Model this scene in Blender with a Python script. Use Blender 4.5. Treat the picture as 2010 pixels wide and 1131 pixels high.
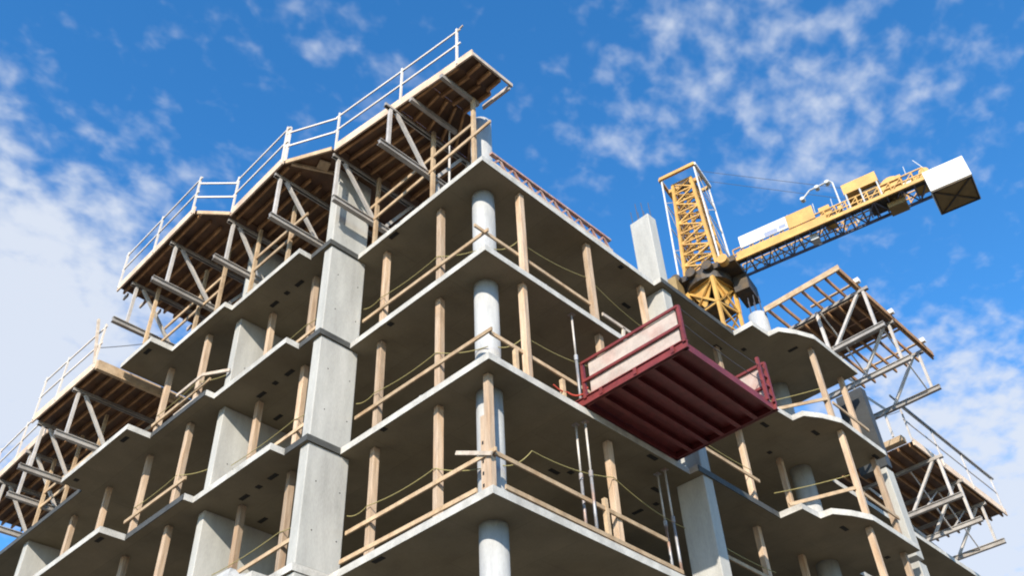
import bpy, math, random
from mathutils import Vector, Matrix
random.seed(7)
R = math.radians
scene = bpy.context.scene
col = scene.collection
for o in list(bpy.data.objects):
    bpy.data.objects.remove(o)

# heights below are written relative to the underside of the top slab, which is ZO above the ground
ZO = 18.58
# ------------------------------------------------------------------ camera
YAW, PITCH, ROLL = R(42.4478), R(41.8146), R(-3.2281)
CAM = Vector((10.1519, -10.3296, -16.9846 + ZO))
fwd = Vector((-math.sin(YAW) * math.cos(PITCH), math.cos(YAW) * math.cos(PITCH), math.sin(PITCH)))
rgt = Vector((math.cos(YAW), math.sin(YAW), 0))
upv = rgt.cross(fwd)
r2 = rgt * math.cos(ROLL) + upv * math.sin(ROLL)
u2 = -rgt * math.sin(ROLL) + upv * math.cos(ROLL)
cd = bpy.data.cameras.new('camera')
cd.sensor_fit = 'HORIZONTAL'
cd.sensor_width = 36
cd.lens = 36 * 1875.32 / 2010
cd.clip_start, cd.clip_end = .1, 6000
cam = bpy.data.objects.new('camera', cd)
col.objects.link(cam)
cam.matrix_world = Matrix(((r2.x, u2.x, -fwd.x, CAM.x), (r2.y, u2.y, -fwd.y, CAM.y),
                           (r2.z, u2.z, -fwd.z, CAM.z), (0, 0, 0, 1)))
scene.camera = cam
# ------------------------------------------------------------------ light
SUN_EL, SUN_AZ = R(27), R(34)          # azimuth measured from -Y towards +X
tosun = Vector((math.sin(SUN_AZ) * math.cos(SUN_EL), -math.cos(SUN_AZ) * math.cos(SUN_EL), math.sin(SUN_EL)))
sl = bpy.data.lights.new('sun', 'SUN')
sl.energy = 5.0
sl.angle = R(.53)
sl.color = (1, .91, .78)
sun = bpy.data.objects.new('sun', sl)
col.objects.link(sun)
sun.rotation_euler = tosun.to_track_quat('Z', 'Y').to_euler()
sun.location = (0, 0, 60)
vs = scene.view_settings
vs.view_transform, vs.look, vs.gamma, vs.exposure = 'Standard', 'None', 1, .65
vs.use_curve_mapping = False
scene.cycles.filter_width = 2.0

def px_dir(x, y):                       # a direction of the sky, used to place the cloud fields
    return (fwd + r2 * ((x - 1005) / 1875.32) - u2 * ((y - 565.5) / 1875.32)).normalized()

def build_world():
    w = bpy.data.worlds.new('World')
    scene.world = w
    w.use_nodes = True
    nt = w.node_tree
    nt.nodes.clear()
    N, L = nt.nodes.new, nt.links.new
    out, bg = N('ShaderNodeOutputWorld'), N('ShaderNodeBackground')
    bg.inputs['Strength'].default_value = .15
    sky = N('ShaderNodeTexSky')
    sky.sky_type = 'NISHITA'
    sky.sun_disc = False
    sky.sun_elevation = SUN_EL
    sky.sun_rotation = math.pi - SUN_AZ
    sky.altitude = 400
    sky.air_density = 1.0
    sky.dust_density = .25
    sky.ozone_density = 3.0
    tc = N('ShaderNodeTexCoord')
    def math_(op, a, b=None, clamp=False):
        n = N('ShaderNodeMath'); n.operation = op; n.use_clamp = clamp
        for i, v in enumerate((a, b)):
            if v is None: continue
            if isinstance(v, (int, float)): n.inputs[i].default_value = v
            else: L(v, n.inputs[i])
        return n.outputs[0]
    sep = N('ShaderNodeSeparateXYZ'); L(tc.outputs['Generated'], sep.inputs[0])
    zz = math_('MAXIMUM', math_('ADD', sep.outputs[2], .12), .05)
    cmb = N('ShaderNodeCombineXYZ')
    L(math_('DIVIDE', sep.outputs[0], zz), cmb.inputs[0])
    L(math_('DIVIDE', sep.outputs[1], zz), cmb.inputs[1])
    def noise(scale, detail, rough, dist=0, off=0):
        n = N('ShaderNodeTexNoise'); n.inputs['Scale'].default_value = scale
        n.inputs['Detail'].default_value = detail; n.inputs['Roughness'].default_value = rough
        n.inputs['Distortion'].default_value = dist
        m = N('ShaderNodeMapping'); m.inputs['Location'].default_value = (off, off * .7, 0)
        m.inputs['Rotation'].default_value = (0, 0, R(25)); m.inputs['Scale'].default_value = (1.1, .92, 1)
        L(cmb.outputs[0], m.inputs[0]); L(m.outputs[0], n.inputs['Vector'])
        return n.outputs['Fac']
    puffs = noise(27, 3, .5, .12, 3.1)
    veil = noise(9, 4, .55, .2, 1.7)
    broad = noise(1.4, 3, .5, 0, 5.2)
    cov = math_('SUBTRACT', math_('MULTIPLY', math_('SUBTRACT', broad, .5), .5), .05)
    for (x, y, rad, amt) in FIELDS:
        vd = N('ShaderNodeVectorMath'); vd.operation = 'DISTANCE'
        L(tc.outputs['Generated'], vd.inputs[0]); vd.inputs[1].default_value = px_dir(x, y)
        mr = N('ShaderNodeMapRange'); mr.interpolation_type = 'SMOOTHERSTEP'
        L(vd.outputs['Value'], mr.inputs['Value'])
        mr.inputs['From Min'].default_value = 0; mr.inputs['From Max'].default_value = rad
        mr.inputs['To Min'].default_value = amt; mr.inputs['To Max'].default_value = 0
        cov = math_('ADD', cov, mr.outputs[0])
    base = math_('ADD', math_('MULTIPLY', puffs, .62), math_('MULTIPLY', veil, .38))
    val = math_('ADD', base, cov)
    mr = N('ShaderNodeMapRange'); mr.interpolation_type = 'SMOOTHSTEP'
    L(val, mr.inputs['Value'])
    mr.inputs['From Min'].default_value = .50; mr.inputs['From Max'].default_value = .94
    fac = math_('MULTIPLY', mr.outputs[0], .93, True)
    mix = N('ShaderNodeMix'); mix.data_type = 'RGBA'
    L(fac, mix.inputs['Factor'])
    hs = N('ShaderNodeHueSaturation'); hs.inputs['Saturation'].default_value = 1.28; hs.inputs['Value'].default_value = 1.3
    L(sky.outputs[0], hs.inputs['Color']); L(hs.outputs[0], mix.inputs['A'])
    mix.inputs['B'].default_value = (3.25, 3.5, 3.95, 1)
    L(mix.outputs['Result'], bg.inputs[0]); L(bg.outputs[0], out.inputs[0])
FIELDS = [(1560, 110, .32, .19), (1250, 190, .16, .12), (1590, 260, .12, .10), (60, 290, .20, .11), (-20, 700, .27, .56),
          (1960, 1020, .32, .46), (1680, 760, .14, .10), (620, 150, .26, .075), (300, 340, .12, .08), (1150, 330, .12, .10)]
build_world()

# ------------------------------------------------------------------ materials
def mat(name, base, rough=.8, var=.12, scale=3.0, stretch=(1, 1, 1), metallic=0.0, bump=.15, rnd=.0, fine=30, tint=None, panels=None):
    base = tuple(c * .74 for c in base); tint = tint and tuple(c * .74 for c in tint)
    m = bpy.data.materials.new(name)
    m.use_nodes = True
    nt = m.node_tree
    N, L = nt.nodes.new, nt.links.new
    b = nt.nodes['Principled BSDF']
    b.inputs['Roughness'].default_value = rough
    b.inputs['Metallic'].default_value = metallic
    tc = N('ShaderNodeTexCoord')
    mp = N('ShaderNodeMapping'); mp.inputs['Scale'].default_value = stretch
    geo = N('ShaderNodeNewGeometry')
    L(geo.outputs['Position'], mp.inputs[0])
    n1 = N('ShaderNodeTexNoise'); n1.inputs['Scale'].default_value = scale; n1.inputs['Detail'].default_value = 5
    n1.inputs['Roughness'].default_value = .6
    n2 = N('ShaderNodeTexNoise'); n2.inputs['Scale'].default_value = fine; n2.inputs['Detail'].default_value = 3
    L(mp.outputs[0], n1.inputs['Vector']); L(mp.outputs[0], n2.inputs['Vector'])
    ad = N('ShaderNodeMath'); ad.operation = 'MULTIPLY_ADD'
    L(n2.outputs['Fac'], ad.inputs[0]); ad.inputs[1].default_value = .45; L(n1.outputs['Fac'], ad.inputs[2])
    mr = N('ShaderNodeMapRange'); L(ad.outputs[0], mr.inputs['Value'])
    mr.inputs['From Min'].default_value = .45; mr.inputs['From Max'].default_value = 1.0
    mr.inputs['To Min'].default_value = 1 - var * 1.6; mr.inputs['To Max'].default_value = 1 + var
    fac = mr.outputs[0]
    if rnd:
        oi = N('ShaderNodeObjectInfo')
        m2 = N('ShaderNodeMapRange'); L(oi.outputs['Random'], m2.inputs['Value'])
        m2.inputs['To Min'].default_value = 1 - rnd; m2.inputs['To Max'].default_value = 1 + rnd
        mu = N('ShaderNodeMath'); mu.operation = 'MULTIPLY'; L(fac, mu.inputs[0]); L(m2.outputs[0], mu.inputs[1])
        fac = mu.outputs[0]
    if panels:                              # joints that the form panels left in the concrete
        br = N('ShaderNodeTexBrick')
        br.inputs['Color1'].default_value = (1, 1, 1, 1); br.inputs['Color2'].default_value = (.92, .92, .92, 1)
        br.inputs['Mortar'].default_value = (.72, .72, .72, 1)
        br.inputs['Scale'].default_value = 1; br.inputs['Mortar Size'].default_value = .008
        br.inputs['Mortar Smooth'].default_value = .6
        br.inputs['Brick Width'].default_value = panels[0]; br.inputs['Row Height'].default_value = panels[1]
        L(geo.outputs['Position'], br.inputs['Vector'])
        sb = N('ShaderNodeSeparateColor'); L(br.outputs['Color'], sb.inputs[0])
        mu = N('ShaderNodeMath'); mu.operation = 'MULTIPLY'; L(fac, mu.inputs[0]); L(sb.outputs[0], mu.inputs[1])
        fac = mu.outputs[0]
    vm = N('ShaderNodeVectorMath'); vm.operation = 'SCALE'
    if tint:
        mx = N('ShaderNodeMix'); mx.data_type = 'RGBA'
        mx.inputs['A'].default_value = (*base, 1); mx.inputs['B'].default_value = (*tint, 1)
        n3 = N('ShaderNodeTexNoise'); n3.inputs['Scale'].default_value = scale * .6; n3.inputs['Detail'].default_value = 4
        L(mp.outputs[0], n3.inputs['Vector'])
        m3 = N('ShaderNodeMapRange'); L(n3.outputs['Fac'], m3.inputs['Value'])
        m3.inputs['From Min'].default_value = .45; m3.inputs['From Max'].default_value = .7
        L(m3.outputs[0], mx.inputs['Factor']); L(mx.outputs['Result'], vm.inputs[0])
    else:
        vm.inputs[0].default_value = base
    L(fac, vm.inputs['Scale'])
    L(vm.outputs[0], b.inputs['Base Color'])
    if bump:
        bp = N('ShaderNodeBump'); bp.inputs['Strength'].default_value = bump; bp.inputs['Distance'].default_value = .02
        L(ad.outputs[0], bp.inputs['Height']); L(bp.outputs[0], b.inputs['Normal'])
    return m

M = dict(
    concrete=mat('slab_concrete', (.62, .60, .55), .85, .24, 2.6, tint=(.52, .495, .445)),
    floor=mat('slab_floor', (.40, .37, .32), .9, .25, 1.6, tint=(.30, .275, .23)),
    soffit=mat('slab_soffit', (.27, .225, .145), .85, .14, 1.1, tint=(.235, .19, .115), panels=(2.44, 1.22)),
    wall=mat('wall_concrete', (.54, .53, .49), .82, .17, 1.4, stretch=(1.6, 1.6, .35), tint=(.46, .455, .42)),
    column=mat('column_concrete', (.50, .50, .485), .75, .18, 2.0, stretch=(2, 2, .4), tint=(.43, .435, .43)),
    strip=mat('dark_slab_edge', (.075, .075, .068), .7, .3, 3),  # dark tone for the strips along the stepped slab edges
    dark=mat('dark_recess', (.02, .018, .015), .9, .2, 8, bump=0),
    post=mat('post_timber', (.58, .43, .30), .78, .22, 2.2, stretch=(7, 7, .8), rnd=.24, tint=(.50, .33, .20)),
    board=mat('board_timber', (.58, .42, .26), .78, .2, 5, rnd=.16, tint=(.47, .31, .17)),
    pale=mat('weathered_timber', (.62, .53, .43), .8, .2, 6, rnd=.12, tint=(.52, .40, .30)),
    whiterail=mat('rail_whitewashed', (.80, .73, .64), .75, .08, 1.5, rnd=.08, tint=(.74, .64, .54)),
    fascia=mat('fascia_timber', (.80, .62, .46), .75, .16, 3, rnd=.08, tint=(.68, .48, .33)),
    joist=mat('joist_timber', (.52, .28, .12), .8, .25, 5, rnd=.2, tint=(.34, .17, .07)),
    ply=mat('form_plywood', (.15, .07, .028), .6, .3, 2.5, rnd=.3, tint=(.08, .032, .014)),
    galv=mat('galvanised_steel', (.66, .61, .56), .5, .16, 4, metallic=.1, bump=.05, rnd=.08),
    alu=mat('grey_aluminium', (.46, .425, .385), .5, .2, 3, metallic=.1, bump=.05, rnd=.1, tint=(.36, .32, .28)),
    steel=mat('prop_steel', (.40, .40, .41), .5, .2, 5, metallic=.4, bump=.05, rnd=.1, tint=(.42, .24, .16)),
    red=mat('red_paint', (.23, .036, .033), .5, .25, 4, bump=.06, tint=(.19, .03, .03)),
    redply=mat('weathered_plywood', (.56, .47, .41), .8, .16, 3, tint=(.50, .33, .28)),
    rust=mat('primer_steel', (.50, .27, .21), .7, .3, 8, bump=.05, tint=(.58, .46, .40)),
    rope=mat('yellow_rope', (.40, .34, .13), .8, .1, 20),
    cable=mat('dark_cable', (.10, .10, .11), .6, .1, 10, bump=0),
    yellow=mat('crane_yellow', (.74, .43, .11), .5, .16, 1.5, bump=.05, tint=(.62, .34, .09)),
    cdark=mat('crane_dark', (.05, .042, .035), .6, .2, 3, tint=(.13, .08, .03)),
    jibshade=mat('jib_painted_shade', (.17, .19, .27), .6, .2, 2, bump=.03),  # crane paint with bluish shade put into the colour, far chord and floor bracing
    white=mat('white_panel', (.80, .79, .76), .6, .05, 1.5, bump=.03),
    weight=mat('counterweight_concrete', (.80, .79, .77), .8, .06, 1.0),
    wbrown=mat('counterweight_base', (.34, .23, .09), .7, .2, 1.5),
    lamp=mat('lamp_grey', (.6, .62, .62), .5, .1, 3, bump=0),
    blue=mat('blue_grey_panel', (.30, .34, .48), .6, .1, 3, bump=0),
    form=mat('dark_grey_wall', (.05, .054, .056), .6, .2, 2, tint=(.04, .04, .04)),  # dark grey of the single wall piece under the top slab
    ground=mat('site_ground', (.17, .145, .11), .95, .25, .15, fine=3, tint=(.12, .105, .085)),
    redrope=mat('red_rope', (.55, .07, .04), .8, .1, 10),
)

# ------------------------------------------------------------------ mesh helpers
class MB:
    def __init__(s): s.v, s.f = [], []
    def quadbox(s, c):
        n = len(s.v); s.v += [tuple(p) for p in c]
        s.f += [tuple(n + i for i in q) for q in ((3, 2, 1, 0), (4, 5, 6, 7), (0, 1, 5, 4), (1, 2, 6, 5), (2, 3, 7, 6), (3, 0, 4, 7))]
        return s
    def box(s, x0, x1, y0, y1, z0, z1):
        return s.quadbox([(x0, y0, z0), (x1, y0, z0), (x1, y1, z0), (x0, y1, z0), (x0, y0, z1), (x1, y0, z1), (x1, y1, z1), (x0, y1, z1)])
    def beam(s, a, b, w, h, up=(0, 0, 1)):
        a, b = Vector(a), Vector(b); d = (b - a).normalized(); up = Vector(up)
        if abs(d.dot(up)) > .98: up = Vector((1, 0, 0))
        x = d.cross(up).normalized() * (w / 2); y = x.cross(d).normalized() * (h / 2)
        return s.quadbox([a - x - y, a + x - y, a + x + y, a - x + y, b - x - y, b + x - y, b + x + y, b - x + y])
    def tube(s, pts, r, n=8, r1=None):
        pts = [Vector(p) for p in pts]; base = len(s.v); k = len(pts)
        for i, p in enumerate(pts):
            d = (pts[min(i + 1, k - 1)] - pts[max(i - 1, 0)]).normalized()
            up = Vector((0, 0, 1)) if abs(d.z) < .95 else Vector((1, 0, 0))
            x = d.cross(up).normalized(); y = x.cross(d)
            rr = r if r1 is None else r + (r1 - r) * i / (k - 1)
            for j in range(n):
                a = 2 * math.pi * j / n; s.v.append(tuple(p + x * (rr * math.cos(a)) + y * (rr * math.sin(a))))
        for i in range(k - 1):
            for j in range(n):
                s.f.append((base + i * n + j, base + i * n + (j + 1) % n, base + (i + 1) * n + (j + 1) % n, base + (i + 1) * n + j))
        s.f.append(tuple(base + j for j in reversed(range(n)))); s.f.append(tuple(base + (k - 1) * n + j for j in range(n)))
        return s
    def prism(s, poly, z0, z1):
        n = len(poly); b = len(s.v)
        s.v += [(x, y, z0) for x, y in poly] + [(x, y, z1) for x, y in poly]
        s.f.append(tuple(b + i for i in reversed(range(n)))); s.f.append(tuple(b + n + i for i in range(n)))
        for i in range(n): s.f.append((b + i, b + (i + 1) % n, b + n + (i + 1) % n, b + n + i))
        return s
    def build(s, name, m, parent=None, origin=None, smooth=False, bevel=0):
        if parent is not None: origin = Vector((0, 0, 0)); base = WORLD[parent]
        else:
            if origin is None:
                xs, ys, zs = zip(*s.v); origin = ((min(xs) + max(xs)) / 2, (min(ys) + max(ys)) / 2, min(zs))
            base = Vector(origin)
        me = bpy.data.meshes.new(name)
        me.from_pydata([tuple(Vector(v) - base) for v in s.v], [], s.f)
        me.materials.append(M[m]); me.update()
        o = bpy.data.objects.new(name, me); col.objects.link(o)
        WORLD[o] = base
        if parent is not None: o.parent = parent
        else: o.location = base + Vector((0, 0, ZO))
        if smooth:
            for p in me.polygons: p.use_smooth = len(p.vertices) == 4
        if bevel:
            bv = o.modifiers.new('edge', 'BEVEL'); bv.width = bevel; bv.segments = 2; bv.limit_method = 'ANGLE'
        return o
WORLD = {}
def thing(name, label, cat, base, group=None):
    o = bpy.data.objects.new(name, None); col.objects.link(o)
    o.empty_display_size = .2
    o.location = Vector(base) + Vector((0, 0, ZO)); WORLD[o] = Vector(base)
    return tag(o, label, cat, group)
def tag(o, label, cat, group=None):
    o['label'] = label; o['category'] = cat
    if group: o['group'] = group
    return o

# ------------------------------------------------------------------ ground
g = MB().box(-3000, 3000, -3000, 3000, -ZO - .3, -ZO).build('ground', 'ground', origin=(0, 0, -ZO))
g['kind'] = 'structure'

# ------------------------------------------------------------------ the concrete frame
H, T = 2.9, .16
LV = {4: 0.0, 3: -H, 2: -2 * H, 1: -3 * H, 0: -4 * H, -1: -5 * H}
NAME = {4: 'top', 3: 'second', 2: 'third', 1: 'fourth', 0: 'fifth', -1: 'sixth'}
left_edge = [(-14.6, -1.5), (-14.6, -2.13), (-11.02, -2.13), (-11.02, -1.46), (-8.4, -1.46), (-8.4, -1.23), (-5.38, -1.23),
             (-5.38, -.86), (-4.58, -.86), (-4.58, 0), (0, 0)]
right_edge = [(0, 6.42), (.22, 6.42), (.22, 9.82), (.86, 9.82), (.9, 10.6), (1.22, 10.63), (1.5, 11.1), (1.74, 11.72), (1.74, 14.22)]
full = [(-24, 27), (-24, -1.5)] + left_edge + right_edge + [(-.05, 14.22), (-.05, 27)]
top = [(-12.7, 14.22), (-12.7, -2.13)] + left_edge[2:] + right_edge
bld = thing('concrete_building', 'grey concrete building frame under construction with open floors', 'building', (-5, 5, -ZO))
slabs = {}
for lv, z in LV.items():
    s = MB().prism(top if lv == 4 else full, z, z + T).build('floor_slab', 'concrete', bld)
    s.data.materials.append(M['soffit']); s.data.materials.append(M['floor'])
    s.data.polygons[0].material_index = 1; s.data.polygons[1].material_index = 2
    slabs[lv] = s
    strips = []
    if lv >= 2:
        strips += [(-5.36, -4.56, -.885, -.862), (-4.578, -4.553, -.86, -.01)]
        if lv < 4: strips += [(-11.0, -8.42, -1.486, -1.462), (-23.9, -14.62, -1.526, -1.502)]
    if lv >= 2: strips.append((.222, .246, 6.44, 9.8))
    for (a, b, c, d) in strips:
        MB().box(a, b, c, d, z - .006, z + T - .012).build('edge_strip', 'strip', s)
EMB = {4: [(-6.31, -.54, 0), (-6.84, -.56, 0), (-7.43, -.54, 0), (-3.28, .11, 0), (-.14, 5.19, 1), (-1.04, 6.5, 1), (-.41, 9.93, 1),
           (.05, 10.58, 1), (1.04, 11.66, 0), (-11.49, -1.95, 0)],
       3: [(-6.28, -.48, 0), (-6.85, -.49, 0), (-7.48, -.46, 0), (-8.03, .42, 0), (-3.23, .12, 0), (.27, 10.2, 1), (.99, 11.6, 1),
           (-.42, 11.5, 1), (1.5, 14.0, 1), (-11.49, -1.93, 0), (-14.18, -1.89, 0)],
       2: [(-6.26, -.54, 0), (-6.83, -.52, 0), (-7.43, -.5, 0), (-8.05, .42, 0), (-3.2, .07, 0), (-.12, 5.19, 1), (-1.98, 3.99, 1),
           (-1.76, 4.3, 1), (-11.36, -1.94, 0), (1.02, 11.53, 1), (.95, 13.9, 1), (-1.9, 6.87, 0), (-.95, 6.38, 1), (-1.37, 6.91, 1)],
       1: [(-3.2, .12, 0)]}
for lv, L_ in EMB.items():
    for i, (x, y, ax) in enumerate(L_):
        a, b = (.15, .055) if i % 3 != 1 else (.07, .06)
        if ax: a, b = b, a
        MB().box(x - a, x + a, y - b, y + b, LV[lv] - .012, LV[lv] + .01).build('cast_in_plate', 'dark', slabs[lv])

# storeys: (floor top, soffit above)
STO = {'45': (T, H), '34': (LV[3] + T, 0), '23': (LV[2] + T, LV[3]), '12': (LV[1] + T, LV[2]), '01': (LV[0] + T, LV[1]),
       'm0': (LV[-1] + T, LV[0]), 'gm': (-ZO, LV[-1])}
def hole(x, y, z, ax, parent):              # tie holes left by the wall forms
    d = Vector((1, 0, 0)) if ax == 'x' else Vector((0, -1, 0))
    c = Vector((x, y, z))
    MB().tube([c - d * .02, c + d * .003], .016, 8).build('tie_hole', 'dark', parent)
for k, (z0, z1) in STO.items():
    # round columns
    for j, (cx, cy, r) in enumerate(((-.85, .85, .27), (-.35, 13.0, .3))):
        zt = z1 - (.1 if k == '45' and j == 0 else 0)
        c = MB().tube([(cx, cy, z0), (cx, cy, z0 + .32), (cx, cy, z0 + .33), (cx, cy, zt)], r, 40)
        for i in range(40):                 # slightly thicker foot, as cast against the tube form
            for rr in (0, 1):
                v = c.v[rr * 40 + i]; c.v[rr * 40 + i] = (cx + (v[0] - cx) * 1.025, cy + (v[1] - cy) * 1.025, v[2])
        c = c.build('round_column', 'column', bld, smooth=True)
        if k == '45':
            for i in range(6):
                a = i * math.pi / 3
                x, y = cx + .2 * math.cos(a), cy + .2 * math.sin(a)
                MB().tube([(x, y, zt - .05), (x + .02, y, zt + .75 if j else zt + .05)], .012, 5).build('rebar', 'cable', c)
    # square pier on the left facade and on the right facade
    p = MB().box(-4.9, -4.6, -.8, .27, z0, z1).build('pier', 'wall', bld, bevel=.02)
    for (y, z) in ((-.5, .8), (-.52, 1.9), (.12, .75), (.1, 1.85)):
        hole(-4.6, y, z0 + z, 'x', p)
    q = MB().box(-.56, .1 if k in ('45', '34') else .2, 6.64, 7.02, z0, z1).build('pier', 'wall', bld, bevel=.02)
    if k == '45':
        for i in range(6):
            x, y = -.48 + .1 * i, 6.7 + .24 * (i % 2)
            MB().tube([(x, y, z1 - .05), (x - .03, y + .02, z1 + .55 + .1 * (i % 3))], .011, 5).build('rebar', 'cable', q)
    w = MB().box(-8.76, -8.5, -.85, 1.4, z0, z1).build('wall', 'wall', bld, bevel=.015)
    for (y, z) in ((-.5, .35), (-.5, 1.2), (.2, .4)): hole(-8.5, y, z0 + z, 'x', w)
    if k != '45' and k != '34':
        MB().box(-18.6, -18.3, -1.3, .9, z0, z1).build('wall', 'wall', bld, bevel=.015)
    if k != '45':
        if k == '34':
            MB().box(.55, 1.42, 14.95, 15.25, z0, z1 + .05).build('wall', 'form', bld)
        else:
            MB().box(1.06, 1.42, 14.75, 15.2, z0, z1).build('wall', 'wall', bld, bevel=.015)
# stair core deep inside carries the slabs
for k, (z0, z1) in STO.items():
    MB().box(-13, -7, 11, 11.3, z0, z1).build('core_wall', 'wall', bld)

# ------------------------------------------------------------------ timber shores
under = {'34': 'top', '23': 'second', '12': 'third', '01': 'fourth'}
LEFT = [(-1.85, .4), (-3.9, .42), (-5.85, -.33), (-7.8, -.3), (-9.75, -1.05), (-11.78, -1.03), (-14.0, -1.0), (-16.1, -.97)]
LEFTW = ['first from the corner, left side', 'second from the corner, left side', 'tucked behind the left pier', 'right of the shear wall, left side',
         'left of the shear wall', 'second left of the shear wall', 'third left of the shear wall', 'far left end']
RIGHT = {'34': [(-.2, 1.42, 'first from the corner, right side'), (-.24, 3.9, 'second from the corner, right side'), (-.3, 6.2, 'beside the right pier'),
                (1.4, 12.05, 'at the bent slab edge, right side'), (1.25, 14.0, 'outer right end'), (-.45, 9.9, 'behind the red platform')],
         '23': [(-.25, 1.38, 'first from the corner, right side'), (-.28, 4.0, 'second from the corner, above the red platform'),
                (-.36, 9.85, 'right of the red platform'), (-.42, 12.0, 'beside the round column, right side'), (1.48, 12.05, 'at the bent slab edge, right side'),
                (1.38, 14.08, 'outer right end')],
         '12': [(-.4, 3.97, 'second from the corner, right side'), (-.42, 9.77, 'right of the big pier'), (-.53, 12.0, 'beside the round column, right side'),
                (1.45, 12.0, 'at the bent slab edge, right side'), (1.36, 14.0, 'outer right end')]}
def post(x, y, z0, z1, label, w=.15, a=0.0):
    m = MB(); c = Vector((x, y, 0)); lean = Vector((random.uniform(-.012, .012), random.uniform(-.012, .012), 0))
    pl = [(-w / 2, -w / 2), (w / 2, -w / 2), (w / 2, w / 2), (-w / 2, w / 2)]
    ca, sa = math.cos(a), math.sin(a)
    pl = [(x * ca - y * sa, x * sa + y * ca) for x, y in pl]
    m.quadbox([c + Vector((px, py, z0)) for px, py in pl] + [c + lean + Vector((px, py, z1)) for px, py in pl])
    o = m.build('timber_post', 'post', origin=(x, y, z0), bevel=.008)
    return tag(o, label, 'post', 'timber shoring posts between the slabs')
for k, up_ in under.items():
    z0, z1 = STO[k]
    for (x, y), wd in zip(LEFT, LEFTW):
        if k == '34' and x < -12.5: continue
        if k == '01' and x > -9: continue
        post(x, y, z0, z1, 'tan timber post under the %s slab, %s' % (up_, wd), .15, random.uniform(-.15, .15))
    for (x, y, wd) in RIGHT.get(k, []):
        post(x, y, z0, z1, 'tan timber post under the %s slab, %s' % (up_, wd), .15, random.uniform(-.15, .15))
# heavy corner post nailed from two timbers
z0, z1 = STO['12']
cp = thing('corner_post', 'doubled timber post in front of the corner column under the third slab', 'post', (-.42, .38, z0))
MB().box(-.47, -.33, .3, .44, z0, z1).build('post_timber', 'post', cp, bevel=.006)
b = MB().box(-.60, -.475, .32, .41, z0, z1 - .9).build('side_timber', 'post', cp, bevel=.006)
for z in (.3, .55, .8, 1.2):
    MB().box(-.56, -.52, .314, .322, z0 + z, z0 + z + .07).build('bolt_slot', 'dark', b)

# steel props
def prop(x, y, k, label):
    z0, z1 = STO[k]
    t = thing('steel_prop', label, 'prop', (x, y, z0), 'steel props on the right facade')
    MB().tube([(x, y, z0 + .008), (x, y, z0 + 1.5)], .033, 10).build('outer_tube', 'steel', t, smooth=True)
    MB().tube([(x, y, z0 + 1.5), (x, y, z1 - .008)], .024, 10).build('inner_tube', 'galv', t, smooth=True)
    MB().tube([(x, y, z0 + 1.42), (x, y, z0 + 1.56)], .046, 10).build('collar', 'steel', t)
    MB().box(x - .07, x + .07, y - .07, y + .07, z0, z0 + .008).build('base_plate', 'steel', t)
    MB().box(x - .07, x + .07, y - .07, y + .07, z1 - .008, z1).build('head_plate', 'steel', t)
prop(-.2, 2.95, '23', 'thin steel prop beside the red platform under the second slab')
prop(-.41, 2.96, '12', 'left of two steel props under the left corner of the red platform')
prop(-.2, 3.02, '12', 'right of two steel props under the left corner of the red platform')
prop(-.5, 5.85, '12', 'left of two steel props beside the big pier under the third slab')
prop(-.27, 5.82, '12', 'right of two steel props beside the big pier under the third slab')

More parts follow.
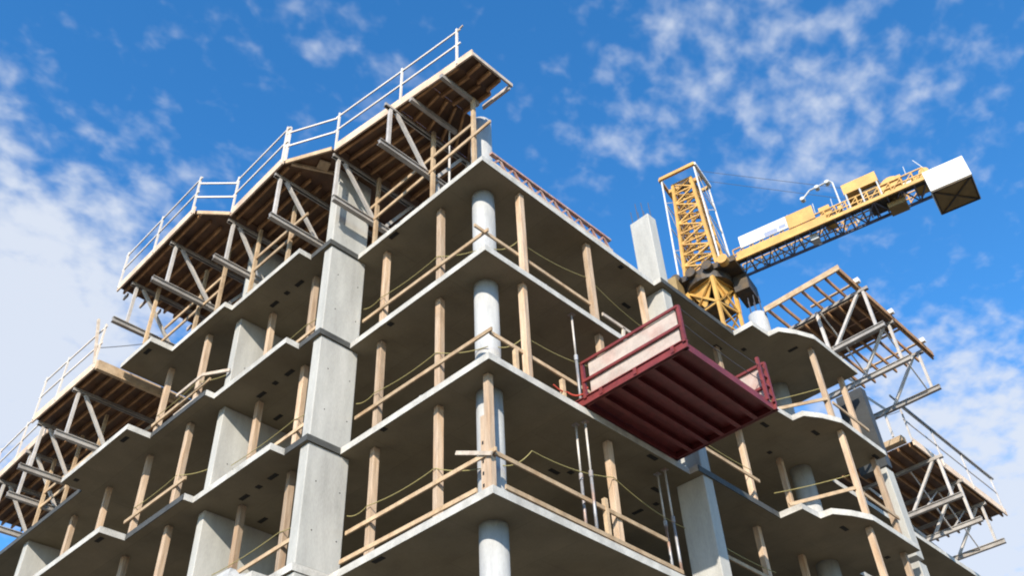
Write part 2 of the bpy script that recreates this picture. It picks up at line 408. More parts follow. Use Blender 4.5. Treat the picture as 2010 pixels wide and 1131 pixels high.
# ------------------------------------------------------------------ guard rails and ropes
def rail(boards, label, mats='board', posts=(), w=.04, h=.09):
    b0 = boards[0]; base = (b0[0][0], b0[0][1], min(p[2] for p, _ in boards))
    t = thing('guard_rail', label, 'guard rail', base, 'guard rails along the slab edges')
    for a, b in boards: MB().beam(a, b, w, h).build('rail_board', mats, t)
    for (x, y, za, zb) in posts: MB().box(x - .045, x + .045, y - .045, y + .045, za, zb).build('guard_post', mats, t)
    return t
def rope(pts, label, sag=.08, m='rope', r=.010):
    P = []
    for a, b in zip(pts[:-1], pts[1:]):
        a, b = Vector(a), Vector(b)
        for i in range(8):
            t = i / 8; P.append(a.lerp(b, t) - Vector((0, 0, sag * 4 * t * (1 - t))))
    P.append(Vector(pts[-1]))
    return tag(MB().tube(P, r, 6).build('safety_rope', m), label, 'rope', 'safety ropes strung between posts')
for k, fl in (('34', 'second'), ('23', 'third'), ('12', 'fourth')):
    z0 = STO[k][0]; y = .3
    zr = z0 + {'34': .80, '23': .87, '12': .95}[k]
    rail([((-4.55, y, zr + .02), (-.18, y, zr - .02))], 'wooden guard rail left of the corner on the %s slab' % fl)
    rope([(-4.55, y, zr + .42), (-3.9, y, zr + .38), (-1.85, y, zr + .33), (-.62, .62, zr - .05)], 'yellow rope left of the corner above the %s slab' % fl)
    # pier to shear wall
    rail([((-8.45, -.42, zr - .05), (-4.95, -.42, zr))], 'wooden guard rail between shear wall and left pier on the %s slab' % fl)
    rope([(-8.45, -.42, zr + .3), (-5.9, -.42, zr + .34), (-4.95, -.42, zr + .3)], 'yellow rope between shear wall and left pier above the %s slab' % fl, .05)
    rail([((-12.1, -1.14, zr), (-9.2, -1.14, zr + .02))] if k != '34' else [((-11.9, -1.14, zr), (-9.0, -1.14, zr + .02))],
         'wooden guard rail left of the shear wall on the %s slab' % fl)
    rope([(-11.78, -1.12, zr + .28), (-9.75, -1.12, zr + .34), (-8.76, -.8, zr + .2)], 'yellow rope left of the shear wall above the %s slab' % fl, .05)
    # right facade
    rail([((-.29, -.02 if k == '34' else .35, zr - .02), (-.29, 3.95 if k != '12' else 5.5, zr - .05))], 'wooden guard rail right of the corner on the %s slab' % fl,
         posts=[] if k == '34' else ([(-.29, 1.08, z0, z0 + .78), (-.29, 2.5, z0, z0 + .72)] if k == '23' else [(-.3, 3.5, z0, z0 + 1.15)]))
    rope([(-.6, .85, zr + .05), (-.3, 1.4, zr + .45), (-.3, 3.9, zr + .85), (-.5, 6.6, zr + .7)], 'yellow rope right of the corner above the %s slab' % fl, .12)
    rail([((-.05, 7.1, zr + .1), (-.05, 9.75, zr + .1))], 'wooden guard rail right of the right pier on the %s slab' % fl)
    rope([(-.2, 7.1, zr + .5), (-.2, 9.75, zr + .5)], 'yellow rope right of the right pier above the %s slab' % fl, .06)
    rope([(-.3, 10.9, zr + .3), (1.4, 12.05, zr + .55)], 'yellow rope to the bent slab edge above the %s slab' % fl, .03)
    rail([((.35, 10.25, zr - .55), (1.45, 11.95, zr + .1))], 'wooden guard rail at the bent slab edge on the %s slab' % fl)
    rail([((1.52, 12.1, zr), (1.52, 14.1, zr - .05))], 'wooden guard rail at the right end of the %s slab' % fl)
z0 = STO['34'][0]
rail([((-10.4, -1.3, z0 + .95), (-9.15, -1.3, z0 + .95)), ((-10.3, -1.3, z0 + .25), (-9.15, -1.3, z0 + .25)), ((-9.15, -1.3, z0 + .95), (-8.5, -.9, z0 + .95))],
     'low timber frame beside the shear wall on the second slab', 'pale')
rail([((-.12, 4.05, z0 + .45), (-.12, 5.7, z0 + .45)), ((-.12, 4.75, z0 + .05), (-.12, 4.85, z0 + .45))], 'pale frame lying by the slab edge above the red platform', 'pale')
z0 = STO['12'][0]
rail([((-4.4, .1, z0 + .22), (-.5, .1, z0 + .14))], 'low toe board left of the corner on the fourth slab')
rail([((-.1, .42, z0 + .16), (-.1, 5.6, z0 + .14))], 'low toe board right of the corner on the fourth slab')
tag(MB().beam((-1.2, .26, z0 + 1.3), (-.25, .26, z0 + .85), .03, .08).build('brace_board', 'pale'), 'short slanting board nailed to the doubled corner post', 'board')
rope([(-.29, 2.2, STO['23'][0] + .45), (-.25, 2.6, STO['23'][0] + .42), (-.1, 2.85, STO['23'][0] + .4), (.1, 2.86, STO['23'][0] + .5)], 'red rope tied to the left side of the red platform', .05, 'redrope', .02)
# top slab: tall guard posts reach the form decks
rail([((-4.3, .08, 1.74), (-.35, .08, 1.72)), ((-4.1, .06, 1.16), (.26, .06, 1.24))], 'double wooden guard rail on the top slab left of the corner',
     'board', [(-.36, .1, T, 2.74), (-1.84, .1, T, 2.74), (-4.05, .1, T, 2.74)], h=.1)
rail([((-7.8, -1.1, 1.6), (-5.45, -1.1, 1.58)), ((-7.8, -1.1, 1.14), (-5.9, -1.1, 1.15))], 'double wooden guard rail on the top slab left of the left pier', 'board',
     [(-7.85, -1.1, T, 2.74), (-6.15, -1.1, T, 2.4)], h=.1)
rail([((-12.2, -1.35, 1.6), (-9.0, -1.35, 1.6)), ((-12.2, -1.35, 1.1), (-9.0, -1.35, 1.1))], 'double wooden guard rail at the left end of the top slab', 'board',
     [(-9.05, -1.35, T, 2.74), (-10.2, -1.35, T, 2.6), (-12.0, -1.9, T, 2.7)], h=.1)
rail([((-18.2, -1.35, -1.4), (-14.7, -1.35, -1.4)), ((-18.2, -1.35, -1.9), (-14.7, -1.35, -1.9))], 'double wooden guard rail at the far left on the second slab', 'board',
     [(-14.8, -1.35, -2.74, -.2), (-16.3, -1.35, -2.74, -.2), (-18.1, -1.35, -2.74, -.2)], h=.1)
t = thing('steel_prop', 'thin steel prop on the top slab behind the corner guard rail', 'prop', (-1.45, .3, T))
MB().tube([(-1.45, .3, T), (-1.45, .3, 1.6)], .03, 8).build('outer_tube', 'galv', t, smooth=True)
MB().tube([(-1.45, .3, 1.6), (-1.45, .3, 2.6)], .022, 8).build('inner_tube', 'galv', t, smooth=True)
# open-web joist lying along the right edge of the top slab
t = thing('edge_lattice', 'rust pink open web steel lattice along the right edge of the top slab', 'lattice girder', (-.06, .35, T))
MB().beam((-.06, .35, .56), (-.06, 4.75, .60), .10, .06).build('top_chord', 'rust', t)
MB().beam((-.06, .35, .21), (-.06, 4.75, .21), .10, .07).build('bottom_chord', 'pale', t)
n = 18
for i in range(n):
    ya, yb = .4 + 4.3 * i / n, .4 + 4.3 * (i + 1) / n
    za, zb = (.23, .54) if i % 2 == 0 else (.54, .23)
    MB().beam((-.06, ya, za), (-.06, yb, zb), .05, .05).build('web_bar', 'rust', t)

# debris and loose lines
def chunks(spots, label, m='column'):
    t = thing('debris_pile', label, 'debris', spots[0][:3])
    for (x, y, z, r) in spots:
        c = MB(); n = 6; ph = random.random() * 6
        for zz, k in ((0, 1), (.55, .85), (1, .4)):
            for i in range(n):
                a = ph + i * math.pi * 2 / n; q = r * k * random.uniform(.75, 1.2)
                c.v.append((x + q * math.cos(a), y + q * math.sin(a), z + zz * r * random.uniform(.8, 1.1) if zz else z))
        for L_ in range(2):
            for i in range(n): c.f.append((L_ * n + i, L_ * n + (i + 1) % n, (L_ + 1) * n + (i + 1) % n, (L_ + 1) * n + i))
        c.f.append(tuple(reversed(range(n)))); c.f.append(tuple(range(2 * n, 3 * n)))
        c.build('concrete_chunk', m, t)
zz = LV[1] + T
chunks([(-5.9 - .16 * i, -.95 - .12 * (i % 3), zz, .16 + .07 * ((i * 7) % 3)) for i in range(6)], 'pale heap of concrete rubble left of the left pier on the fourth slab')
chunks([(-2.05, .09, LV[2] + T, .08), (-1.92, .1, LV[2] + T, .06), (-2.2, .08, LV[2] + T, .05)], 'small pale rubble on the third slab edge left of the corner')
chunks([(-.09, 1.75, LV[3] + T, .06), (-.08, 1.95, LV[3] + T, .07), (-.1, 2.15, LV[3] + T, .05)], 'small pale rubble on the second slab edge right of the corner')
rope([(-13.3, -2.75, .75), (-11.4, -2.0, T + .05)], 'thin dark line from the lower left form deck to the top slab', .02, 'cable', .012)
rope([(.9, 15.2, -.6), (1.05, 19.0, 1.2)], 'thin dark line from the lower right form deck railing to the wall', .15, 'cable', .012)
# ------------------------------------------------------------------ flying form tables
def lerp2(a, b, t): return (a[0] + (b[0] - a[0]) * t, a[1] + (b[1] - a[1]) * t)
def deck(t, A, B, C, D, z, ply=True, nj=9, jz=.14, nply=4, fascia=True, pm='fascia'):
    """A-B outer edge, D-C inner edge (A/D same end). Joists run A->B, plywood lies on them; z is the joist underside."""
    for i in range(nj):
        s = (i + .5) / nj if not fascia else .03 + .96 * i / (nj - 1)
        a, b = lerp2(A, D, s), lerp2(B, C, s)
        MB().beam((a[0], a[1], z + jz / 2), (b[0], b[1], z + jz / 2), .06, jz).build('joist', 'joist', t)
    if ply:
        for i in range(nply):
            for j in range(2):
                s0, s1, q0, q1 = i / nply + .001, (i + 1) / nply - .001, (0, .45)[j], (.449, 1)[j]
                P = [lerp2(lerp2(A, B, s), lerp2(D, C, s), q) for s, q in ((s0, q0), (s1, q0), (s1, q1), (s0, q1))]
                MB().quadbox([(x, y, z + jz + .002) for x, y in P] + [(x, y, z + jz + .022) for x, y in P]).build('plywood_sheet', 'ply', t)
    if fascia:
        ov = lerp2(A, B, -.005), lerp2(A, B, 1.005)
        d = Vector((A[0] - D[0], A[1] - D[1], 0)).normalized() * .04
        MB().beam((ov[0][0] + d.x, ov[0][1] + d.y, z + .13), (ov[1][0] + d.x, ov[1][1] + d.y, z + .13), .045, .28).build('fascia_board', pm, t)
def truss(t, o, i, zb, zt, v, dg, m='galv', top0=None):
    """truss in a vertical plane from outer end o to inner end i (plan points); v, dg: metres from the outer end of the vertical and diagonal foot"""
    o, i = Vector((*o, 0)), Vector((*i, 0)); d = (i - o).normalized()
    bc = MB().beam(o + Vector((0, 0, zb)), i + Vector((0, 0, zb)), .05, .17)
    bc.beam(o + Vector((0, 0, zb + .075)), i + Vector((0, 0, zb + .075)), .13, .022); bc.beam(o + Vector((0, 0, zb - .075)), i + Vector((0, 0, zb - .075)), .13, .022)
    bc.build('bottom_chord', 'alu', t)
    s = o + d * (v - .18)
    tcd = MB().beam(s + Vector((0, 0, zt)), i + Vector((0, 0, zt)), .05, .13)
    tcd.beam(s + Vector((0, 0, zt - .055)), i + Vector((0, 0, zt - .055)), .12, .02)
    tcd.build('top_chord', 'alu', t)
    f = o + d * v
    MB().beam(f + Vector((0, 0, zb + .09)), f + Vector((0, 0, zt - .07)), .085, .085).build('upright', m, t)
    a = o + d * (v + .2); b = o + d * dg
    MB().beam(a + Vector((0, 0, zt - .05)), b + Vector((0, 0, zb + .06)), .085, .085).build('diagonal', m, t)
    L_ = (i - o).length; x = dg + .3
    while x + 1.2 < L_:
        MB().beam(o + d * x + Vector((0, 0, zb + .05)), o + d * (x + .9) + Vector((0, 0, zt - .05)), .085, .085).build('diagonal', m, t)
        MB().beam(o + d * (x + 1.15) + Vector((0, 0, zb + .09)), o + d * (x + 1.15) + Vector((0, 0, zt - .07)), .085, .085).build('upright', m, t)
        MB().beam(o + d * (x + .1) + Vector((0, 0, zb - 1.0 + .012)), o + d * (x + .1) + Vector((0, 0, zb - .09)), .07, .07).build('jack_leg', m, t)
        x += 1.5
def deck_rail(t, pts, z, hgt=1.42, m='whiterail', lean=.0, n=2, pw=.05):
    for (x, y) in pts:
        MB().beam((x, y, z - .1), (x, y - lean, z + hgt), pw, pw).build('rail_post', m, t)
    for a, b in zip(pts[:-1], pts[1:]):
        d = Vector((b[0] - a[0], b[1] - a[1], 0)).normalized() * .12
        for j in range(n):
            zz = z + hgt * (.92 - .42 * j)
            MB().beam(Vector((*a, zz)) - d, Vector((*b, zz)) + d, .03, .055).build('rail_bar', m, t)
ZD, ZB, ZT = 2.78, 1.15, 2.70

t = thing('form_table', 'timber form deck on steel trusses over the building corner, highest of all', 'formwork', (-1.9, 0, T), 'flying form tables on the facades')
deck(t, (-4.12, -1.32), (-2.0, -1.06), (-2.0, 2.4), (-4.12, 2.4), ZD, nj=11, nply=2)
deck(t, (-1.99, -1.06), (-.9, -.92), (-.9, .9), (-1.99, 2.0), ZD, nj=7, nply=1)
deck(t, (-.89, -.91), (.02, -.80), (.02, .36), (-.89, .30), ZD, nj=4, nply=1)
for (x, o) in ((-1.98, -1.51), (-4.2, -1.18)):
    truss(t, (x, o), (x, 4.2), ZB, ZT, .27 if x > -3 else .02, 1.5 if x > -3 else 1.35)
for x, a, b in ((-1.42, -1.06, .5), (-.38, -.98, .3)):
    MB().beam((x, a, 2.70), (x, b, 2.70), .1, .14).build('stringer', 'alu', t)
MB().quadbox([(.025, -.8, ZD + .142), (.5, -.74, ZD + .142), (.5, .28, ZD + .142), (.025, .3, ZD + .142)] +
             [(.025, -.8, ZD + .162), (.5, -.74, ZD + .162), (.5, .28, ZD + .162), (.025, .3, ZD + .162)]).build('plywood_sheet', 'ply', t)
for y in (-.45, -.1, .24): MB().beam((.022, y, ZD + .07), (.48, y, ZD + .07), .06, .13).build('joist', 'joist', t)
MB().beam((.02, -.845, ZD + .13), (.55, -.78, ZD + .13), .045, .24).build('fascia_board', 'fascia', t)
MB().beam((.53, -.76, ZD + .12), (.53, .62, ZD + .12), .05, .12).build('end_board', 'pale', t)
MB().beam((.5, .56, ZD + .04), (-.42, .52, ZD + .04), .05, .16).build('inner_board', 'pale', t)
deck_rail(t, [(-4.1, -1.36), (-1.8, -1.08), (.08, -.86)], ZD + .16)
MB().beam((.08, -.86, ZD + 1.46), (.3, -.85, ZD + 1.52), .03, .05).build('rail_bar', 'pale', t)

t = thing('form_table', 'timber form deck on steel trusses above the left pier', 'formwork', (-6.8, -1, T), 'flying form tables on the facades')
deck(t, (-8.0, -1.98), (-5.42, -2.05), (-5.42, 3.4), (-8.0, 3.4), ZD, nj=16, nply=3)
for (x, o) in ((-5.8, -2.0), (-8.1, -2.2)): truss(t, (x, o), (x, 3.4), ZB, ZT, .12 if x > -6 else .36, 1.5)
P = [(-5.5, -2.02), (-4.04, -1.30), (-4.04, 3.2), (-5.5, 3.2)]
MB().quadbox([(x, y, ZD + .10) for x, y in P] + [(x, y, ZD + .12) for x, y in P]).build('filler_sheet', 'ply', t)
MB().beam((-5.38, -2.03, ZD + .08), (-4.18, -1.42, ZD + .08), .05, .14).build('filler_board', 'board', t)
MB().beam((-5.3, -1.9, ZD + .04), (-4.5, -.3, ZD + .04), .06, .1).build('filler_joist', 'board', t)
MB().beam((-4.6, -1.3, ZD + .03), (-4.9, -1.2, ZD + .03), .3, .05).build('filler_block', 'board', t)
deck_rail(t, [(-7.95, -2.04), (-5.47, -2.1)], ZD + .16)
for zz in (.72, 1.3): MB().beam((-5.47, -2.1, ZD + zz), (-4.1, -1.42, ZD + zz), .03, .055).build('rail_bar', 'whiterail', t)
MB().beam((-5.4, -2.05, ZD + .1), (-5.4, -2.05, ZD + 1.55), .06, .06).build('rail_post', 'whiterail', t)

t = thing('form_table', 'timber form deck on steel trusses at the left end of the top slab', 'formwork', (-10.8, -1.6, T), 'flying form tables on the facades')
deck(t, (-13.0, -2.70), (-8.62, -2.78), (-8.62, 2.6), (-13.0, 2.6), ZD, nj=16, nply=4)
for (x, o) in ((-9.97, -2.95), (-12.28, -2.88)): truss(t, (x, o), (x, 2.6), ZB, ZT, .42, 1.8)
P = [(-8.7, -2.7), (-7.94, -1.92), (-7.94, 2.4), (-8.7, 2.4)]
MB().quadbox([(x, y, ZD + .10) for x, y in P] + [(x, y, ZD + .12) for x, y in P]).build('filler_sheet', 'ply', t)
MB().beam((-8.58, -2.74, ZD + .06), (-8.0, -2.06, ZD + .06), .05, .12).build('filler_board', 'board', t)
deck_rail(t, [(-12.95, -2.76), (-10.85, -2.8), (-8.7, -2.84)], ZD + .16)
for zz in (.72, 1.3): MB().beam((-8.7, -2.84, ZD + zz), (-7.95, -2.06, ZD + zz), .03, .055).build('rail_bar', 'whiterail', t)
for i in range(9):   # joist ends poking out at the left
    y = -2.4 + .55 * i
    MB().beam((-13.28, y, ZD + .07), (-13.02, y, ZD + .07), .055, .12).build('joist_end', 'pale', t)

t = thing('form_table', 'lower timber form deck with orange end beam left of the top slab', 'formwork', (-14.8, -1.2, LV[3] + T), 'flying form tables on the facades')
zd = ZD - H
deck(t, (-16.75, -2.72), (-12.98, -2.66), (-12.98, 3), (-16.75, 3), zd, nj=16, nply=4)
MB().beam((-12.9, -2.7, zd + .06), (-12.9, 3, zd + .06), .12, .3).build('end_beam', 'board', t)
for (x, o) in ((-14.2, -2.83), (-16.5, -2.79)): truss(t, (x, o), (x, 2.6), ZB - H, ZT - H, .3, 1.5)
deck_rail(t, [(-16.7, -2.78), (-15.3, -2.76), (-13.1, -2.72)], zd + .16, 1.5)
MB().beam((-13.1, -2.72, zd + .2), (-13.35, -2.9, zd + 1.9), .07, .07).build('rail_post', 'pale', t)

t = thing('form_table', 'farthest left timber form deck, cut by the picture edge', 'formwork', (-19, -1, LV[3] + T), 'flying form tables on the facades')
deck(t, (-23.5, -2.0), (-17.0, -2.15), (-17.0, 7), (-23.5, 7), zd, nj=26, nply=4)
for (x, o) in ((-18.25, -2.35), (-20.5, -2.2)): truss(t, (x, o), (x, 2.6), ZB - H, ZT - H, .3, 1.5)
deck_rail(t, [(-21.4, -2.1), (-19.3, -2.15), (-17.1, -2.2)], zd + .16, 1.4)

# right facade
t = thing('form_table', 'half-planked timber form table on the right end of the top slab', 'formwork', (1.4, 15.5, T), 'flying form tables on the facades')
zd = ZD - .02
xs = [2.62, 2.2, 1.78, 1.36, .94, .52, .1]
for i, x in enumerate(xs):
    MB().beam((x, 12.92, zd + .07), (x, 19.2 + (.0 if i else .25), zd + .07), .055, .14).build('joist', 'joist', t)
MB().beam((.0, 12.88, zd + .12), (2.75, 12.85, zd + .12), .06, .2).build('end_beam', 'board', t)
MB().beam((2.69, 12.85, zd + .13), (2.69, 19.35, zd + .13), .05, .2).build('edge_beam', 'joist', t)
for y, a, b in ((13.95, 1.1, 2.7), (14.6, .0, 2.7), (17.2, .0, 2.7), (18.4, .5, 2.7)):
    MB().beam((a, y, zd + .165), (b, y, zd + .165), .09, .045).build('cross_board', 'board', t)
for y0, y1 in ((14.62, 15.84), (15.86, 17.1)):
    for x0, x1 in ((.0, 1.3), (1.32, 2.6)):
        MB().box(x0, x1, y0, y1, zd + .19, zd + .21).build('plywood_sheet', 'ply', t)
for (y, o, i) in ((14.15, 3.05, .0), (16.35, 2.78, -.4), (18.6, 2.7, -.6)): truss(t, (o, y), (i, y), ZB, ZT, .26, 1.65)
for (x, z) in ((1.2, ZT),): MB().beam((1.2, 14.05, ZB), (1.17, 14.05, z), .09, .09).build('upright', 'galv', t)
for y in (14.05, 16.3, 18.55): MB().box(2.66, 2.84, y - .07, y + .07, zd + .2, zd + .36).build('rail_socket', 'white', t)
MB().beam((1.3, 14.1, 1.2), (1.3, 16.3, 2.6), .04, .04).build('cross_brace', 'galv', t); MB().beam((1.3, 16.3, 1.2), (1.3, 14.1, 2.6), .04, .04).build('cross_brace', 'galv', t)
MB().beam((2.3, 16.3, 1.2), (2.3, 18.5, 2.6), .04, .04).build('cross_brace', 'galv', t); MB().beam((2.3, 18.5, 1.2), (2.3, 16.3, 2.6), .04, .04).build('cross_brace', 'galv', t)

t = thing('form_table', 'lower right timber form deck with railing, right of the second slab', 'formwork', (.3, 22.5, LV[3] + T), 'flying form tables on the facades')
zd = ZD - H + .04
deck(t, (1.02, 26.6), (1.0, 19.2), (-2.6, 19.2), (-2.6, 26.6), zd, nj=9, nply=5)
MB().beam((.92, 18.75, zd + .1), (-.2, 18.75, zd + .1), .3, .2).build('end_beam', 'board', t)
for (y, o, i) in ((20.35, 1.56, -2.4), (22.5, 1.28, -2.4), (24.75, 1.12, -2.4)): truss(t, (o, y), (i, y), ZB - H, ZT - H, .3, 1.7)
deck_rail(t, [(1.08, 19.0), (1.08, 21.4), (1.08, 23.8), (1.08, 26.4)], zd + .16, 1.45, 'galv')
MB().beam((1.12, 18.3, zd + 1.55), (1.12, 26.6, zd + 1.55), .05, .07).build('rail_bar', 'alu', t)
for a, b in (((.2, 20.4), (.2, 22.5)), ((.2, 22.5), (.2, 24.7))):
    MB().beam((*a, ZB - H), (*b, ZT - H), .04, .04).build('cross_brace', 'galv', t); MB().beam((*b, ZB - H), (*a, ZT - H), .04, .04).build('cross_brace', 'galv', t)

# ------------------------------------------------------------------ red loading platform
zb = -5.6
t = thing('loading_platform', 'dark red steel loading platform cantilevered from the third slab', 'platform', (1.3, 4.4, zb))
x0, x1, y0, y1 = -1.2, 2.62, 2.82, 5.98
for i, x in enumerate((2.6, .0)): MB().beam((x, y0, zb + .09), (x, y1, zb + .09), .06, .18).build('end_beam', 'red', t)
for y, w_ in ((y0, .1), (y1, .1)):
    m = MB().beam((x0, y, zb + .10), (x1 + .06, y, zb + .10), .03, .2); m.beam((x0, y, zb + .01), (x1 + .06, y, zb + .01), w_, .02); m.beam((x0, y, zb + .2), (x1 + .06, y, zb + .2), w_, .02)
    m.build('side_beam', 'red', t)
MB().box(.04, 2.56, y0 + .05, y1 - .05, zb + .16, zb + .19).build('floor_plate', 'red', t)
for i in range(5):
    x = 2.6 - (i + 1) * 2.6 / 6
    m = MB().beam((x, y0 + .05, zb + .08), (x, y1 - .05, zb + .08), .025, .14); m.beam((x, y0 + .05, zb + .012), (x, y1 - .05, zb + .012), .11, .02)
    m.build('floor_rib', 'red', t)
for y, gh in ((y0 - .02, 1.05), (y1 + .02, 1.25)):
    for x in (.06, 2.64):
        MB().beam((x, y, zb + .15), (x, y, zb + gh + .03), .07, .07).build('side_post', 'red', t)
    for z in (gh, gh * .54): MB().beam((.06, y - .03, zb + z), (2.64, y - .03, zb + z), .05, .06).build('side_rail', 'red', t)
    MB().box(.22, 2.55, y + .005, y + .025, zb + .22, zb + gh - .03).build('side_panel', 'redply', t)
MB().beam((2.64, y1 - .25, zb + .15), (2.64, y1 - .25, zb + 1.28), .07, .07).build('side_post', 'red', t)
for z in (.35, .6, .85): MB().beam((2.64, y1 - .25, zb + z), (2.64, y1, zb + z), .04, .04).build('gate_bar', 'red', t)
for (x, z) in ((2.35, .12), (1.4, .12), (.5, .12)): MB().box(x - .04, x + .04, y0 - .07, y0 - .052, zb + .03, zb + .18).build('stiffener', 'red', t)
rope([(2.64, y0, zb + 1.05), (2.64, y1, zb + 1.08)], 'upper thin cable along the open outer side of the red platform', .05, 'cable', .01)
rope([(2.64, y0, zb + .65), (2.64, y1 - .25, zb + .62)], 'lower thin cable along the open outer side of the red platform', .06, 'cable', .01)

# ------------------------------------------------------------------ tower crane
cx, cy, cz = -12.6, 34.2, 25.3
d = Vector((.98, .197, 0)).normalized(); n_ = Vector((-d.y, d.x, 0)); C = Vector((cx, cy, 0))
def W(u, v, z): return C + d * u + n_ * v + Vector((0, 0, z))
crane = thing('tower_crane', 'yellow tower crane with white counterweight rising behind the building', 'crane', (cx, cy, -ZO))
def lattice(name, c0, c1, panels, leg, br, m, parent, faces=((0, 1), (1, 2), (2, 3), (3, 0)), legname='leg', zig=True):
    """four corner legs from quad c0 to quad c1 with cross bracing on the given faces"""
    for a, b in zip(c0, c1): MB().beam(a, b, leg, leg).build(legname, m, parent)
    mb = MB()
    for (i, j) in faces:
        for k in range(panels):
            s0, s1 = k / panels, (k + 1) / panels
            a0, a1 = c0[i].lerp(c1[i], s0), c0[i].lerp(c1[i], s1); b0, b1 = c0[j].lerp(c1[j], s0), c0[j].lerp(c1[j], s1)
            mb.beam(a1, b1, br, br)
            if k % 2 == 0: mb.beam(a0, b1, br, br)
            else: mb.beam(b0, a1, br, br)
            if not zig: mb.beam(a0, b1, br, br); mb.beam(b0, a1, br, br)
    return mb.build(name, m, parent)
th = math.atan2(-44.5, 22.7) + .2
hd = 1.46
def sq(z, r=hd): return [Vector((cx + r * math.cos(th + k * math.pi / 2), cy + r * math.sin(th + k * math.pi / 2), z)) for k in range(4)]
lattice('mast_bracing', sq(-ZO), sq(cz - 2.6), 22, .2, .1, 'yellow', crane, legname='mast_leg')
lattice('mast_collar_bracing', sq(cz - 2.6), sq(cz - .5, hd * 1.06), 1, .24, .14, 'yellow', crane, legname='mast_leg', zig=False)
s = sq(cz - 2.5, hd * .96); s2 = sq(cz - .5, hd * .98)
for i in (0, 1, 2, 3):
    j = (i + 1) % 4
    a = s[i].lerp(s[j], .5)
    m = MB(); b = [a, s2[i], s2[j]]; inn = (Vector((cx, cy, 0)) - Vector((a.x, a.y, 0))).normalized() * .06
    m.v = [tuple(q) for q in b] + [tuple(q + inn) for q in b]
    m.f = [(0, 1, 2), (5, 4, 3), (0, 3, 4, 1), (1, 4, 5, 2), (2, 5, 3, 0)]
    m.build('gusset_plate', 'yellow', crane)
MB().prism([(cx + q.x - cx, q.y) for q in sq(0, hd * .98)], cz - 2.45, cz - 2.35).build('mast_landing', 'cdark', crane)
# slewing ring and turntable
MB().tube([(cx, cy, cz - .5), (cx, cy, cz + .1)], 1.55, 28).build('slewing_ring', 'cdark', crane)
tb = MB()
for (u0, u1, v0, v1) in ((-2.2, 2.4, -1.35, 1.35),):
    tb.quadbox([W(u0, v0, cz + .1), W(u1, v0, cz + .1), W(u1, v1, cz + .1), W(u0, v1, cz + .1), W(u0, v0, cz + .55), W(u1, v0, cz + .55), W(u1, v1, cz + .55), W(u0, v1, cz + .55)])
tb = tb.build('turntable', 'cdark', crane)
for (u, v) in ((-1.7, -1.5), (-.6, -1.5), (.6, -1.55), (1.7, -1.5)):
    p = W(u, v, cz + .3); MB().tube([p + n_ * .25, p - n_ * .25], .36, 14).build('slew_motor', 'cdark' if u < 1 else 'yellow', tb)
q = MB()
q.quadbox([W(-2.3, -2.2, cz - 1.1), W(-1.5, -2.2, cz - 1.1), W(-1.5, -.9, cz - 1.1), W(-2.3, -.9, cz - 1.1), W(-2.3, -2.2, cz + .1), W(-1.5, -2.2, cz + .1), W(-1.5, -.9, cz + .1), W(-2.3, -.9, cz + .1)])
q.build('access_box', 'wbrown', crane)
MB().quadbox([W(1.5, .2, cz - 1.2), W(2.5, .2, cz - 1.2), W(2.5, 2.2, cz - 1.2), W(1.5, 2.2, cz - 1.2), W(1.5, .2, cz + .1), W(2.5, .2, cz + .1), W(2.5, 2.2, cz + .1), W(1.5, 2.2, cz + .1)]).build('operator_cab', 'cdark', crane)
# tower head
zt = 35.2
def rect(z, a, b, du=0, dv=0): return [W(du - a, dv - b, z), W(du + a, dv - b, z), W(du + a, dv + b, z), W(du - a, dv + b, z)]
lattice('head_bracing', rect(cz + .55, 1.15, 1.15), rect(zt, .72, .72), 9, .2, .1, 'yellow', crane, legname='head_leg', zig=False)
lattice('outer_frame_bracing', rect(cz + .55, 1.5, 1.5), rect(zt + .3, 1.3, 1.3), 4, .09, .05, 'white', crane, faces=((3, 0), (1, 2)), legname='outer_pole')['kind'] = 'stuff'
r = rect(zt + .4, 1.4, 1.4)
for k in range(4):
    MB().beam(r[k], r[(k + 1) % 4], .2, .26).build('head_frame_beam', 'yellow' if k != 1 else 'white', crane)
MB().beam(W(-1.3, 0, zt + .2), W(1.3, 0, zt + .2), .3, .3).build('head_sheave_beam', 'yellow', crane)
MB().tube([W(0, -.3, zt + .15), W(0, .3, zt + .15)], .4, 16).build('sheave', 'cdark', crane)
MB().beam(W(0, -.1, cz + .6), W(0, -.1, zt - .3), .4, .1).build('head_ladder', 'yellow', crane)
# counter jib: bottom chords, side trusses, walkway
zc = 25.75
jb = crane
L0, L1 = 2.3, 14.9
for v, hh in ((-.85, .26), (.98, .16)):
    MB().beam(W(L0, v, zc), W(L1, v, zc), .14, hh).build('jib_chord', 'yellow' if v < 0 else 'jibshade', jb)
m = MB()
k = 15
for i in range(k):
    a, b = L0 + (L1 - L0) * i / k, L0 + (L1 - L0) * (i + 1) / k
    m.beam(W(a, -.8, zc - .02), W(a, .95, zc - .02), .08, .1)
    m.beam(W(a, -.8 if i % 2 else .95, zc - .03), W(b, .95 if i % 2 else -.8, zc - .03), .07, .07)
m.build('jib_floor_bracing', 'jibshade', jb)
MB().quadbox([W(L0, -.7, zc + .06), W(L1, -.7, zc + .06), W(L1, -.25, zc + .06), W(L0, -.25, zc + .06), W(L0, -.7, zc + .1), W(L1, -.7, zc + .1), W(L1, -.25, zc + .1), W(L0, -.25, zc + .1)]).build('walkway', 'cdark', jb)
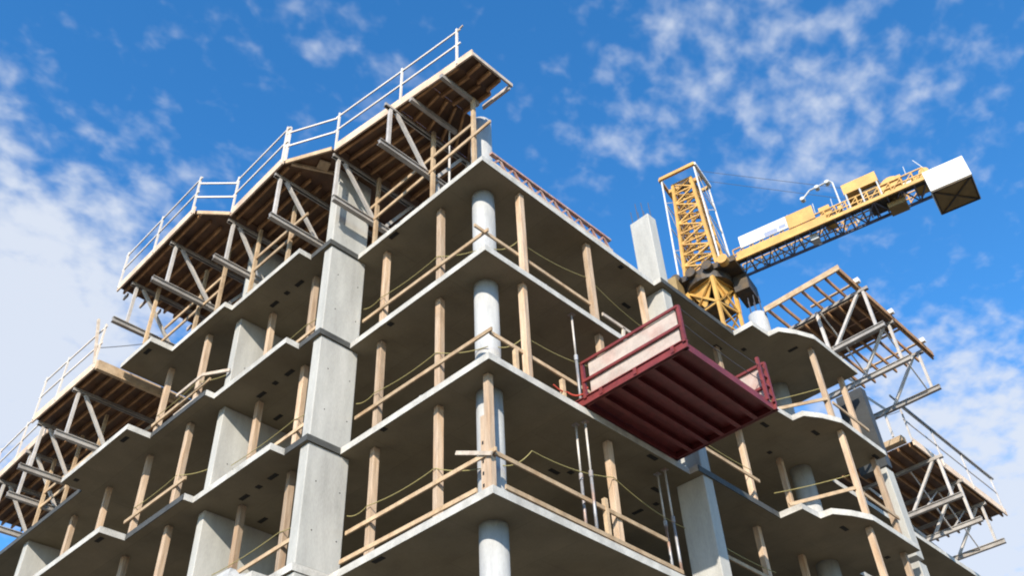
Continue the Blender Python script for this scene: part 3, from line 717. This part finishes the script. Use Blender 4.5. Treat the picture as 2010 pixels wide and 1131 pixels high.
for v in (-.8, .9):
    m = MB()
    for i in range(19):
        a = L0 + (L1 - L0) * i / 18
        m.beam(W(a, v, zc + .1), W(a, v, zc + .95), .07, .07)
        if i < 18: m.beam(W(a, v, zc + .15), W(a + .7, v, zc + .9), .05, .05)
    for z in (.5, .95): m.beam(W(L0, v, zc + z), W(L1, v, zc + z), .07, .07)
    m.build('jib_side_rail', 'yellow', jb)
def bx(u0, u1, v0, v1, z0, z1, name, m, par=None):
    return MB().quadbox([W(u0, v0, z0), W(u1, v0, z0), W(u1, v1, z0), W(u0, v1, z0), W(u0, v0, z1), W(u1, v0, z1), W(u1, v1, z1), W(u0, v1, z1)]).build(name, m, par or jb)
bx(2.9, 6.2, -.92, -.86, zc + .75, zc + 1.75, 'sign_panel', 'white')
bx(6.22, 8.0, -.92, -.86, zc + .6, zc + 1.75, 'sign_panel', 'yellow')
bx(4.6, 5.5, -.925, -.922, zc + .78, zc + 1.15, 'sign_patch', 'blue'); bx(5.62, 6.1, -.925, -.922, zc + .9, zc + 1.2, 'sign_patch', 'blue')
bx(2.5, 8.6, -.85, -.8, zc + .1, zc + .6, 'side_plate', 'yellow')
bx(8.3, 9.0, -.7, .3, zc + .1, zc + 1.4, 'machine_box', 'yellow')
lp = MB().tube([W(9.7, -.6, zc + .1), W(9.7, -.6, zc + 3.1), W(9.55, -.6, zc + 3.35), W(8.2, -.6, zc + 3.3), W(7.7, -.6, zc + 2.9)], .06, 8).build('lamp_arm', 'lamp', jb)
for (u, z) in ((7.6, 2.8), (8.7, 3.25), (9.4, 3.3)): MB().tube([W(u, -.75, zc + z), W(u, -.45, zc + z - .05)], .16, 10).build('lamp_head', 'lamp', lp)
# winch house: yellow roof box over a dark open frame
wh = bx(10.1, 12.3, -.85, .8, zc + 1.45, zc + 2.3, 'winch_roof', 'yellow')
bx(11.2, 12.4, -.6, .7, zc + .1, zc + 1.4, 'winch_body', 'cdark')
for u in (10.2, 11.1, 12.2):
    for v in (-.8, .75): MB().beam(W(u, v, zc + .1), W(u, v, zc + 1.45), .09, .09).build('winch_post', 'lamp', jb)
MB().tube([W(12.9, -.6, zc + .75), W(12.9, .6, zc + .75)], .55, 18).build('winch_drum', 'yellow', jb)
MB().tube([W(12.9, -.72, zc + .75), W(12.9, -.62, zc + .75)], .68, 18).build('drum_flange', 'yellow', jb)
bx(12.2, 13.3, -.2, .72, zc - .5, zc - .1, 'hoist_box', 'wbrown'); bx(7.2, 7.7, -.3, .3, zc - .55, zc - .05, 'junction_box', 'lamp')
bx(14.0, 15.0, -.6, .6, zc + .1, zc + .7, 'ballast_frame', 'yellow'); MB().tube([W(14.9, -.5, zc + .9), W(14.9, .5, zc + .9)], .3, 12).build('sheave', 'yellow', jb)
MB().beam(W(15.1, -.4, zc + .9), W(14.6, -.4, zc + 2.2), .04, .04).build('mast_light', 'lamp', jb)
for i, (u, z, w_, h_) in enumerate(((2.7, .1, .35, .5), (9.1, .1, .4, .6), (9.45, .6, .25, .35), (13.5, .15, .5, .45), (13.3, .95, .3, .3), (10.6, .1, .5, .4))):
    bx(u, u + w_, -.75, -.3, zc + z, zc + z + h_, 'jib_fitting', ('yellow', 'cdark', 'yellow', 'white', 'yellow', 'cdark')[i])
for u in (6.3, 8.05, 9.2, 13.9): MB().beam(W(u, -.7, zc + .9), W(u + .05, -.7, zc + 2.0 - .25 * (u > 9)), .04, .04).build('jib_stanchion', 'lamp', jb)
# counterweight
cwz0, cwz1 = 24.45, 26.15
cw = bx(14.75, 17.15, -.95, 1.45, cwz0 + .04, cwz1, 'counterweight', 'weight')
bx(14.8, 17.1, -.9, 1.4, cwz0, cwz0 + .038, 'weight_base', 'wbrown', cw)
for v in (-.9, 1.33): bx(14.78, 17.12, v, v + .07, cwz0 - .05, cwz0 - .002, 'base_angle', 'cdark', cw)
for u in (14.8, 17.03): bx(u, u + .07, -.82, 1.32, cwz0 - .05, cwz0 - .002, 'base_angle', 'cdark', cw)
MB().beam(W(14.9, -.8, cwz0 - .03), W(17.0, 1.3, cwz0 - .03), .1, .04).build('base_brace', 'cdark', cw)
MB().beam(W(17.0, -.8, cwz0 - .035), W(14.9, 1.3, cwz0 - .035), .1, .04).build('base_brace', 'cdark', cw)
# pendants
for v in (-.6, .6):
    MB().tube([W(1.3, v, zt + .4), W(10.0, v, zc + 2.4), W(14.6, v, zc + .7)], .016, 6).build('pendant_cable', 'cable', crane)
# main jib, running away behind the building
J = [W(-2.2, -.7, zc), W(-2.2, .7, zc), W(-2.2, 0, zc + 1.3)]
for p in J: MB().beam(p, p - d * 38, .16, .16).build('main_jib_chord', 'yellow', crane)
m = MB()
for i in range(26):
    a, b = -2.2 - 38 * i / 26, -2.2 - 38 * (i + 1) / 26; h_ = (a + b) / 2
    for v in (-.7, .7): m.beam(W(a, v, zc), W(h_, 0, zc + 1.3), .08, .08); m.beam(W(h_, 0, zc + 1.3), W(b, v, zc), .08, .08)
    m.beam(W(a, -.7, zc), W(a, .7, zc), .08, .08)
m.build('main_jib_bracing', 'yellow', crane)
